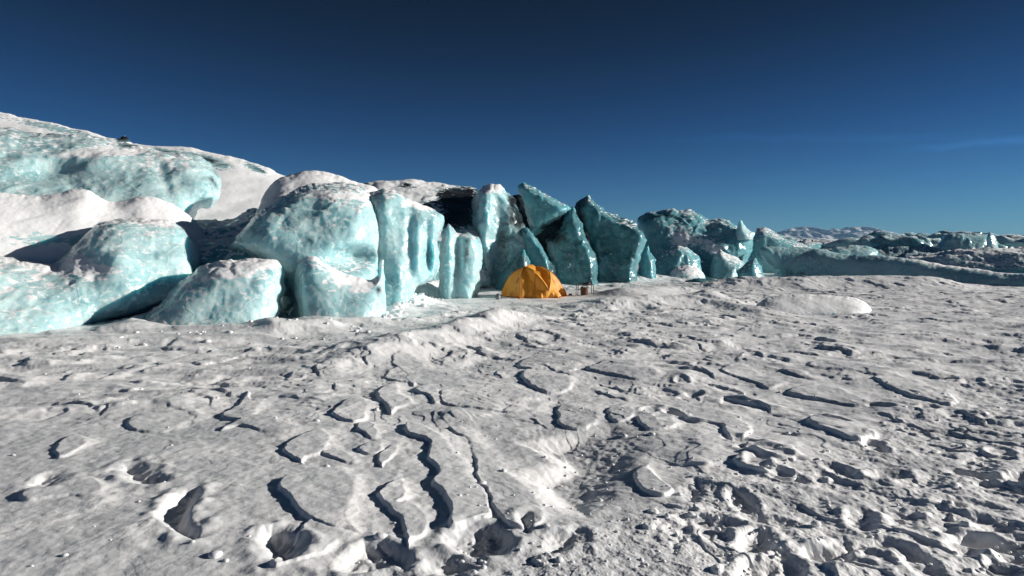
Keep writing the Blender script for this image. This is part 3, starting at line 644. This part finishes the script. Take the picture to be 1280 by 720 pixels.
# far jumble of ice on the skyline
def far_field():
    Vs, Fs, att = [], [], []; off = 0
    rg = np.random.default_rng(5)
    import bmesh
    bm = bmesh.new(); bmesh.ops.create_icosphere(bm, subdivisions=3, radius=1); bv = np.array([v.co[:] for v in bm.verts]); bf = np.array([[v.index for v in f.verts] for f in bm.faces]); bm.free()
    for k in range(150):
        Y = rg.uniform(78, 190); px = rg.uniform(965, 1420) if k % 3 else rg.uniform(1090, 1300)
        top = rg.normal(295, 2.3) if px > 1090 else rg.normal(300, 3); x = (px - 640) / 720 * Y; z = EYE + (HOR - top) / 720 * Y
        s = rg.uniform(1.2, 3.4) * Y / 110
        V = bv * np.array([s * rg.uniform(.8, 2.2), s * 1.2, s * rg.uniform(.6, 1.1)])
        V = V + bv * (s * .7 * n3(bv * 1.3, k))[:, None] + bv * (s * .3 * -np.abs(n3(bv * 3.1, k + 9)))[:, None]
        V = V + np.array([x, Y, z - V[:, 2].max()])
        Vs.append(V); Fs.append(bf + off); off += len(V)
        N = vnormals(V, bf); t = rg.uniform(.3, .9)
        att.append(np.stack([N[:, 2] * .7 - .05, np.full(len(V), rg.choice([0, 0, .25])), np.full(len(V), t)], 1))
    A = np.vstack(att)
    tag(mesh_np('distant_ice_rubble', np.vstack(Vs), np.vstack(Fs), ICE, attrs={'snow': A[:, 0], 'dirt': A[:, 1], 'tone': A[:, 2]}), 'far jumble of broken ice along the skyline on the right', 'ice rubble', kind='stuff')
far_field()

# far mountains
def mountains():
    m, nt, b, out = mat('snowy rock')
    g = nt.nodes.new('ShaderNodeNewGeometry').outputs['Position']
    c = mixc(nt, rng(nt, noise(nt, g, .02, 8, .65), .42, .6), (.10, .10, .11), (.75, .76, .8))
    nt.links.new(c, b.inputs['Base Color']); b.inputs['Roughness'].default_value = .9
    xs = np.linspace(900, 3200, 260); ys = np.linspace(3000, 4600, 150); X, Y = np.meshgrid(xs, ys); X = X.ravel(); Y = Y.ravel()
    sky = np.interp(640 + 720 * X / Y, [930, 962, 985, 1005, 1030, 1060, 1085, 1105, 1125, 1180, 1300], [297, 292, 285.5, 283, 286.5, 284, 283.5, 287.5, 293, 297, 297])
    pk = EYE + (HOR - sky) / 720 * Y
    prof = np.exp(-((Y - 3700) / 420) ** 2)
    rid = 1 - np.abs(f2(X / 260, Y / 260, 5, 3))
    Z = pk * prof * (.72 + .34 * rid) - 8
    n, k = len(ys), len(xs); i = np.arange(n - 1)[:, None] * k; j = np.arange(k - 1)[None]
    F = np.stack([i + j, i + j + 1, i + k + j + 1, i + k + j], -1).reshape(-1, 4)
    tag(mesh_np('mountains', np.stack([X, Y, Z], 1), F, m), kind='structure')
mountains()

# ------------------------------------------------------------------ camp
def simple(name, col, rough=.6, metal=0., bumpy=None, trans=0., var=.2):
    m, nt, b, out = mat(name)
    tc = nt.nodes.new('ShaderNodeTexCoord').outputs['Object']
    n = noise(nt, tc, 9, 5); c = mixc(nt, rng(nt, n, .3, .7), tuple(x * (1 - var) for x in col), tuple(min(1, x * (1 + .6 * var)) for x in col))
    nt.links.new(c, b.inputs['Base Color']); b.inputs['Roughness'].default_value = rough; b.inputs['Metallic'].default_value = metal
    if bumpy: nt.links.new(bump(nt, noise(nt, tc, bumpy[0], 5), bumpy[1], .7), b.inputs['Normal'])
    if trans:
        t = nd(nt, 'ShaderNodeBsdfTranslucent'); nt.links.new(c, t.inputs['Color'])
        mx = nt.nodes.new('ShaderNodeMixShader'); mx.inputs[0].default_value = trans
        nt.links.new(b.outputs[0], mx.inputs[1]); nt.links.new(t.outputs[0], mx.inputs[2]); nt.links.new(mx.outputs[0], out.inputs['Surface'])
    return m
NYLON = simple('orange tent nylon', (.82, .40, .045), .55, bumpy=(4, .03), trans=.3, var=.06)
SLEEVE = simple('dark orange webbing', (.5, .16, .015), .7)
METAL = simple('weathered metal', (.42, .43, .44), .45, .8)
DARK = simple('black plastic', (.02, .021, .024), .5)
BROWN = simple('brown sacking', (.14, .07, .045), .8, bumpy=(12, .03))
PALE = simple('pale painted pole', (.7, .68, .62), .5)
GREYL = simple('dull grey enamel', (.2, .21, .225), .5)

import bmesh
def bm_obj(name, bm, m, parent=None, smooth=False):
    me = bpy.data.meshes.new(name); bm.normal_update(); bm.to_mesh(me); bm.free(); me.materials.append(m)
    if smooth:
        for p in me.polygons: p.use_smooth = True
    o = bpy.data.objects.new(name, me); COL.objects.link(o)
    if parent: o.parent = parent
    return o
def tube(bm, pts, r, seg=8, cap=True):
    pts = [Vector(p) for p in pts]; rings = []
    for i, p in enumerate(pts):
        d = (pts[min(i + 1, len(pts) - 1)] - pts[max(i - 1, 0)]).normalized(); a = d.orthogonal().normalized(); 
        if i and abs(d.dot(pa)) < .99: a = (pa - d * pa.dot(d)).normalized()
        pa = a; c = d.cross(a); rr = r[i] if isinstance(r, (list, tuple)) else r
        rings.append([bm.verts.new(p + (a * math.cos(t) + c * math.sin(t)) * rr) for t in (2 * math.pi * k / seg for k in range(seg))])
    for A, B in zip(rings[:-1], rings[1:]):
        for k in range(seg): bm.faces.new((A[k], A[(k + 1) % seg], B[(k + 1) % seg], B[k]))
    if cap: bm.faces.new(rings[0][::-1]); bm.faces.new(rings[-1])
def lathe(bm, prof, seg=20, c=(0, 0, 0)):
    tube(bm, [(c[0], c[1], c[2] + z) for _, z in prof], [max(r, .001) for r, _ in prof], seg)
def box(bm, lo, hi, bev=.004):
    v = bmesh.ops.create_cube(bm, size=1)['verts']; lo, hi = Vector(lo), Vector(hi)
    for q in v: q.co = Vector([(lo[i] + hi[i]) / 2 + q.co[i] * (hi[i] - lo[i]) for i in range(3)])
    es = list({e for q in v for e in q.link_edges}); bmesh.ops.bevel(bm, geom=es, offset=bev, segments=1, affect='EDGES')
def empty(name, loc, rz=0):
    o = bpy.data.objects.new(name, None); COL.objects.link(o); o.location = loc; o.rotation_euler = (0, 0, rz); o.empty_display_size = .2; return o
def ground_z(x, y): return float(field_height(np.array([x]), np.array([y]))[0])
def at_ground(px, py):
    p = G(px, py); return (float(p[0]), float(p[1]), ground_z(p[0], p[1]))

def tent():
    x, y, z = at_ground(667.5, 371.0); root = empty('dome_tent', (x, y + .35, z - .02))
    tag(root, 'orange dome tent pitched on the snow below the ice wall', 'tent')
    a, b, h = 1.14, 1.15, 1.18
    dv = lambda *q: np.array(q) / np.linalg.norm(q)
    T1, B2, X1, T2 = dv(-.30, -.25, 1.02), dv(-.45, -1.0, .02), dv(.48, -.95, .28), dv(.50, -.12, .94)
    T3, B4 = dv(.05, .3, 1.1), dv(1.0, .1, .05)
    B1, B5, B6 = dv(-1, .15, .02), dv(.7, .9, .02), dv(-.6, .95, .02)
    arcs = [(T1, B2), (T1, X1), (T2, X1), (T2, B4), (T1, T3), (T3, T2), (T1, B1), (T3, B5), (T3, B6), (X1, dv(.75, -.75, .02)), (X1, dv(.15, -1.1, .02))]
    def arcdist(D):
        best = np.full(len(D), 9.)
        for p, q in arcs:
            n = np.cross(p, q); n /= np.linalg.norm(n); s = D @ n
            D2 = D - s[:, None] * n; D2 /= np.linalg.norm(D2, axis=1)[:, None] + 1e-9
            full = math.acos(np.clip(p @ q, -1, 1)); a1 = np.arccos(np.clip(D2 @ p, -1, 1)); a2 = np.arccos(np.clip(D2 @ q, -1, 1))
            on = np.abs(a1 + a2 - full) < .02
            dd = np.where(on, np.abs(np.arcsin(np.clip(s, -1, 1))), np.minimum(np.arccos(np.clip(D @ p, -1, 1)), np.arccos(np.clip(D @ q, -1, 1))))
            best = np.minimum(best, dd)
        return best
    def rad(D):
        px_, py_, pz = np.abs(D[:, 0] / a), np.abs(D[:, 1] / b), np.abs(D[:, 2] / h)
        ex = np.where(D[:, 0] > 0, 1.75, 2.05)
        r = 1 / ((px_ ** 2.1 + py_ ** 2.1) ** (ex / 2.1) + pz ** ex) ** (1 / ex)
        s = sst(0, .26, arcdist(D)); th = np.arctan2(D[:, 1], D[:, 0])
        r *= 1 - .16 * s
        el = np.arcsin(np.clip(D[:, 2], -1, 1))
        r *= 1 + (.02 * n2(th * 5, el * 4, 7) + .012 * np.sin(th * 26 + 3 * el)) * sst(1.2, .3, el) * sst(-.01, .1, s)
        fl = sst(.42, 0, el); wr = n2(th * 9, th * 0 + .3, 5) + .5 * np.sin(th * 21 + 2 * n2(th * 4, th * 0, 3))
        r *= 1 + fl * (.035 + .05 * wr)
        return r
    nth, nel = 220, 70
    th = np.linspace(0, 2 * math.pi, nth, endpoint=False); el = np.linspace(0, math.pi / 2 - .004, nel)
    TH, EL = np.meshgrid(th, el); D = np.stack([np.cos(EL) * np.cos(TH), np.cos(EL) * np.sin(TH), np.sin(EL)], -1).reshape(-1, 3)
    V = D * rad(D)[:, None]
    i = np.arange(nel - 1)[:, None] * nth; j = np.arange(nth)[None]; j2 = (j + 1) % nth
    F = np.stack([i + j, i + j2, i + nth + j2, i + nth + j], -1).reshape(-1, 4)
    mesh_np('canopy', V, F, NYLON, root)
    # snow skirt lying on the ground round the foot
    rr = rad(np.stack([np.cos(th), np.sin(th), th * 0], -1)); rings = []
    for k, (f_, zz) in enumerate([(1.0, .05), (1.05, .03), (1.12, .015), (1.12, .0), (1.0, .0)]):
        q = rr * (f_ + (.035 * np.sin(th * 13 + 1.3) + .03 * n2(th * 6, th * 0, 12)) * (f_ > 1)); rings.append(np.stack([q * np.cos(th), q * np.sin(th), zz + .03 * (f_ > 1.02) * (zz > 0) * np.abs(n2(th * 11, th * 0 + 2, 4))], -1))
    V = np.vstack(rings); i = np.arange(4)[:, None] * nth
    F = np.stack([i + j, i + j2, i + nth + j2, i + nth + j], -1).reshape(-1, 4)[:, ::-1]
    mesh_np('skirt', V, F, SLEEVE, root)
    for p, q in arcs[:9]:
        w = math.acos(np.clip(p @ q, -1, 1)); t = np.linspace(0, 1, 24)[:, None]
        D = (np.sin((1 - t) * w) * p + np.sin(t * w) * q) / math.sin(w); P = D * (rad(D) * 1.003)[:, None]
        bm = bmesh.new(); tube(bm, [tuple(s) for s in P], .016, 6); bm_obj('pole_sleeve', bm, SLEEVE, root, True)
    bm = bmesh.new(); D0 = dv(-.62, -.62, .66); 
    u = np.cross(D0, [0, 0, 1]); u /= np.linalg.norm(u); v_ = np.cross(u, D0)
    n = 18; cen = []
    for sc_, lift in ((1, .012), (.55, .05)):
        ring = []
        for k in range(n):
            t = 2 * math.pi * k / n; Dk = dv(*(D0 + sc_ * (.13 * math.cos(t) * u + .11 * math.sin(t) * v_))); r_ = rad(Dk[None])[0] + lift
            ring.append(bm.verts.new(Dk * r_))
        cen.append(ring)
    for k in range(n): bm.faces.new((cen[0][k], cen[0][(k + 1) % n], cen[1][(k + 1) % n], cen[1][k]))
    bm.faces.new(cen[1]); bm_obj('vent_hood', bm, SLEEVE, root, True)
tent()

def pole():
    q = W(655.3, 320.5, 21.2); z = ground_z(q[0], q[1]); root = empty('pole', (q[0], q[1], z - .3))
    tag(root, 'thin pale upright pole sticking up behind the orange tent', 'pole')
    bm = bmesh.new(); tube(bm, [(0, 0, 0), (.01, 0, q[2] - z + .3)], .022, 10); bm_obj('shaft', bm, PALE, root, True)
    bm = bmesh.new(); lathe(bm, [(.026, 0), (.03, .015), (.026, .05), (.012, .055)], 12, (.01, 0, q[2] - z + .27)); bm_obj('cap', bm, METAL, root, True)
pole()

def canister():
    root = empty('metal_canister', at_ground(622.5, 374.3)); root.scale = (.82, .82, .82); tag(root, 'small grey metal canister with dark lid left of the tent', 'canister')
    bm = bmesh.new(); lathe(bm, [(.085, 0), (.10, .01), (.105, .08), (.10, .15), (.075, .19), (.05, .2)], 24); bm_obj('body', bm, GREYL, root, True)
    bm = bmesh.new(); lathe(bm, [(.05, .198), (.062, .205), (.06, .24), (.03, .25)], 20); bm_obj('lid', bm, DARK, root, True)
    bm = bmesh.new(); tube(bm, [(.09, 0, .17), (.15, 0, .19), (.165, 0, .12), (.15, 0, .05), (.10, 0, .04)], .011, 8); bm_obj('handle', bm, DARK, root, True)
    bm = bmesh.new(); tube(bm, [(-.08, 0, .11), (-.13, 0, .16), (-.15, 0, .2)], [.022, .016, .012], 10); bm_obj('spout', bm, METAL, root, True)
canister()

TX, TY, TZ = at_ground(731, 370.0)
def table():
    root = empty('camp_table', (TX, TY, TZ - .02), .08); tag(root, 'low folding camp table with thin dark frame right of the tent', 'table')
    bm = bmesh.new()
    for k in range(9): box(bm, (-.30, -.2 + k * .0445, .40), (.30, -.2 + k * .0445 + .040, .412), .003)
    bm_obj('table_top', bm, GREYL, root)
    for sx in (-1, 1):
        for sy in (-1, 1):
            bm = bmesh.new(); tube(bm, [(sx * .285, sy * .18, .40), (sx * .295, sy * .185, 0)], .012, 8); bm_obj('leg', bm, DARK, root, True)
        bm = bmesh.new(); tube(bm, [(sx * .288, -.18, .04), (sx * .288, .18, .04)], .009, 8); bm_obj('stretcher', bm, DARK, root, True)
    for sy in (-1, 1):
        bm = bmesh.new(); tube(bm, [(-.29, sy * .19, .388), (.29, sy * .19, .388)], .011, 8); bm_obj('side_rail', bm, DARK, root, True)
table()
def bucket():
    root = empty('sack', (TX - .02, TY - .02, TZ - .015)); tag(root, 'brown sack with ragged open top standing under the camp table', 'sack')
    th = np.linspace(0, 2 * math.pi, 40, endpoint=False); V = []; prof = [(.02, 0), (.12, .005), (.142, .06), (.14, .18), (.15, .29), (.135, .30), (.12, .2), (.02, .17)]
    for r_, z_ in prof:
        q = r_ * (1 + .10 * n2(th * 2.2, th * 0 + z_ * 6, 3)); V.append(np.stack([q * np.cos(th), q * np.sin(th) * .8, z_ + .05 * (z_ > .25) * n2(th * 3, th * 0, 8)], -1))
    i = np.arange(len(prof) - 1)[:, None] * 40; j = np.arange(40)[None]; j2 = (j + 1) % 40
    mesh_np('bag', np.vstack(V), np.stack([i + j, i + j2, i + 40 + j2, i + 40 + j], -1).reshape(-1, 4), BROWN, root)
    bm = bmesh.new(); tube(bm, [(-.13, 0, .27), (-.09, 0, .335), (0, 0, .36), (.09, 0, .335), (.13, 0, .27)], .010, 8); bm_obj('carry_strap', bm, GREYL, root, True)
bucket()
def pan():
    root = empty('cooking_pan', (TX + .06, TY, TZ - .02 + .4125)); tag(root, 'dark shallow cooking pan on top of the camp table', 'pan')
    bm = bmesh.new(); lathe(bm, [(.12, 0), (.15, .012), (.165, .055), (.158, .055), (.14, .018), (.01, .014)], 24); bm_obj('body', bm, DARK, root, True)
    bm = bmesh.new(); tube(bm, [(-.16, 0, .045), (-.22, -.03, .06), (-.28, -.05, .062)], .011, 8); bm_obj('handle', bm, DARK, root, True)
    root = empty('bottle', (TX + .25, TY + .05, TZ - .02 + .4125)); tag(root, 'slim dark bottle standing on the right end of the camp table', 'bottle')
    bm = bmesh.new(); lathe(bm, [(.028, 0), (.033, .008), (.033, .11), (.016, .145), (.014, .17)], 18); bm_obj('body', bm, DARK, root, True)
    bm = bmesh.new(); lathe(bm, [(.017, .168), (.019, .172), (.019, .2), (.012, .203)], 14); bm_obj('cap', bm, GREYL, root, True)
pan()
def pouch():
    x, y, z = at_ground(713, 369.5); 
    bm = bmesh.new(); bmesh.ops.create_icosphere(bm, subdivisions=3, radius=1)
    for v in bm.verts:
        n = float(n3(np.array([v.co[:]]) * 1.6, 4)[0]); v.co *= 1 + .25 * n; v.co = Vector((v.co.x * .075, v.co.y * .055, v.co.z * .045))
    o = bm_obj('pouch', bm, DARK, None, True); o.location = (x, y, z + .03); tag(o, 'small dark pouch lying on snow between tent and table', 'pouch')
pouch()

# crumbs of broken snow
def crumbs():
    bm = bmesh.new(); bmesh.ops.create_icosphere(bm, subdivisions=2, radius=1); bv = np.array([v.co[:] for v in bm.verts]); bf = np.array([[v.index for v in f.verts] for f in bm.faces]); bm.free()
    rg = np.random.default_rng(8); Vs, Fs = [], []; off = 0; P = []
    for k in range(600):
        if k < 330: px, py = rg.uniform(560, 1330), 720 - 240 * rg.uniform() ** 1.2
        elif k < 370: px, py = rg.uniform(-30, 560), 720 - 260 * rg.uniform()
        elif k < 440: px, py = rg.normal(650, 40), rg.normal(402, 7)
        elif k >= 560:
            t = rg.uniform(); px, py = 130 + 340 * t + rg.normal(0, 8), 418 - 12 * t + rg.exponential(5)
        else:
            t = rg.uniform(); px, py = 470 + 90 * t + rg.normal(0, 6), 399 - 32 * t + rg.normal(0, 3)
        P.append(G(px, py))
    P = np.array(P); Z = field_height(P[:, 0], P[:, 1])
    for k, (p, z) in enumerate(zip(P, Z)):
        s = rg.uniform(.004, .013) if rg.uniform() < .9 else rg.uniform(.013, .028)
        if k >= 440: s = rg.uniform(.02, .11) ** 1.15
        if k >= 560: s = rg.uniform(.015, .06) ** 1.1
        V = bv * (1 + .35 * n3(bv * 1.2, k % 40))[:, None] * np.array([s * rg.uniform(.8, 1.6), s * rg.uniform(.8, 1.4), s * rg.uniform(.5, .9)]) + np.array([p[0], p[1], z + s * .2])
        Vs.append(V); Fs.append(bf + off); off += len(V)
    tag(mesh_np('snow_crumbs', np.vstack(Vs), np.vstack(Fs), SNOW, attrs={'sun_drift': np.full(off, .4)}), 'small crumbs of broken snow scattered over the trodden crust', 'snow crumbs', kind='stuff')
crumbs()

# ------------------------------------------------------------------ sky and sun
world = bpy.data.worlds.new('World'); SC.world = world; world.use_nodes = True
nt = world.node_tree; bg = nt.nodes['Background']
sky = nt.nodes.new('ShaderNodeTexSky'); sky.sky_type = 'NISHITA'; sky.sun_disc = False
sky.sun_elevation = R(SUNEL); sky.sun_rotation = R(SUNAZ); sky.altitude = 1200; sky.air_density = 1.0; sky.dust_density = .25; sky.ozone_density = 3.0
tc = nt.nodes.new('ShaderNodeTexCoord').outputs['Generated']
sep = nt.nodes.new('ShaderNodeSeparateXYZ'); nt.links.new(tc, sep.inputs[0])
el = sep.outputs['Z']
hs = nd(nt, 'ShaderNodeVectorMath', operation='MULTIPLY'); nt.links.new(mixc(nt, rng(nt, el, -.02, .22), (.165, .33, .465), (.08, .24, .445)), hs.inputs[1]); nt.links.new(sky.outputs[0], hs.inputs[0])
k = rng(nt, el, 0., .42, 1., .16, 'SMOOTHSTEP')
mul = nd(nt, 'ShaderNodeVectorMath', operation='SCALE'); nt.links.new(hs.outputs[0], mul.inputs[0])
def dirv(px, py): v = Vector([float(q) for q in ray(px, py)]); return v.normalized()
def streak(a, b, wd, amt):
    A, B = dirv(*a), dirv(*b); n = A.cross(B).normalized(); u = (B - A).normalized()
    d1 = nd(nt, 'ShaderNodeVectorMath', operation='DOT_PRODUCT'); nt.links.new(tc, d1.inputs[0]); d1.inputs[1].default_value = n
    d2 = nd(nt, 'ShaderNodeVectorMath', operation='DOT_PRODUCT'); nt.links.new(tc, d2.inputs[0]); d2.inputs[1].default_value = u
    nz = noise(nt, tc, 16, 4); 
    off = mth(nt, 'ADD', d1.outputs['Value'], rng(nt, nz, .3, .7, -.004, .004, 'LINEAR'))
    m1 = rng(nt, mth(nt, 'ABSOLUTE', off), 0, wd, 1, 0)
    a0, b0 = A.dot(u), B.dot(u); L = b0 - a0
    m2 = rng(nt, d2.outputs['Value'], a0 - .05 * L, a0 + .8 * L); m3 = rng(nt, d2.outputs['Value'], b0 + .25 * L, b0 + .9 * L, 1, 0)
    return mth(nt, 'MULTIPLY', mth(nt, 'MULTIPLY', m1, mth(nt, 'MULTIPLY', m2, m3)), amt)
cl = mth(nt, 'ADD', streak((1085, 191), (1250, 176), .008, .2), streak((740, 175), (1010, 173), .009, .09))
nt.links.new(mth(nt, 'ADD', k, cl), mul.inputs['Scale'])
nt.links.new(mul.outputs[0], bg.inputs['Color']); bg.inputs['Strength'].default_value = .10

sd = bpy.data.lights.new('sun', 'SUN'); sd.energy = 5.0; sd.angle = R(.5); sd.color = (1, .95, .88)
so = bpy.data.objects.new('sun', sd); COL.objects.link(so)
d = Vector((math.cos(R(SUNEL)) * SX, math.cos(R(SUNEL)) * SY, math.sin(R(SUNEL))))
so.rotation_euler = (-d).to_track_quat('-Z', 'Y').to_euler(); so.location = d * 60
SC.view_settings.view_transform = 'Standard'; SC.view_settings.look = 'None'; SC.view_settings.exposure = .38; SC.view_settings.gamma = 1; SC.view_settings.use_curve_mapping = False

# ------------------------------------------------------------------ air
m, nt, b, out = mat('thin air'); nt.nodes.remove(b)
pv = nt.nodes.new('ShaderNodeVolumePrincipled'); pv.inputs['Color'].default_value = (.32, .64, 1, 1); pv.inputs['Density'].default_value = .00010; pv.inputs['Anisotropy'].default_value = 0
nt.links.new(pv.outputs[0], out.inputs['Volume'])
bm = bmesh.new(); box(bm, (-6000, -1500, -10), (6000, 5200, 150), .5); o = bm_obj('haze', bm, m); tag(o, 'thin cold haze in the air over the ice field', 'haze', kind='stuff')
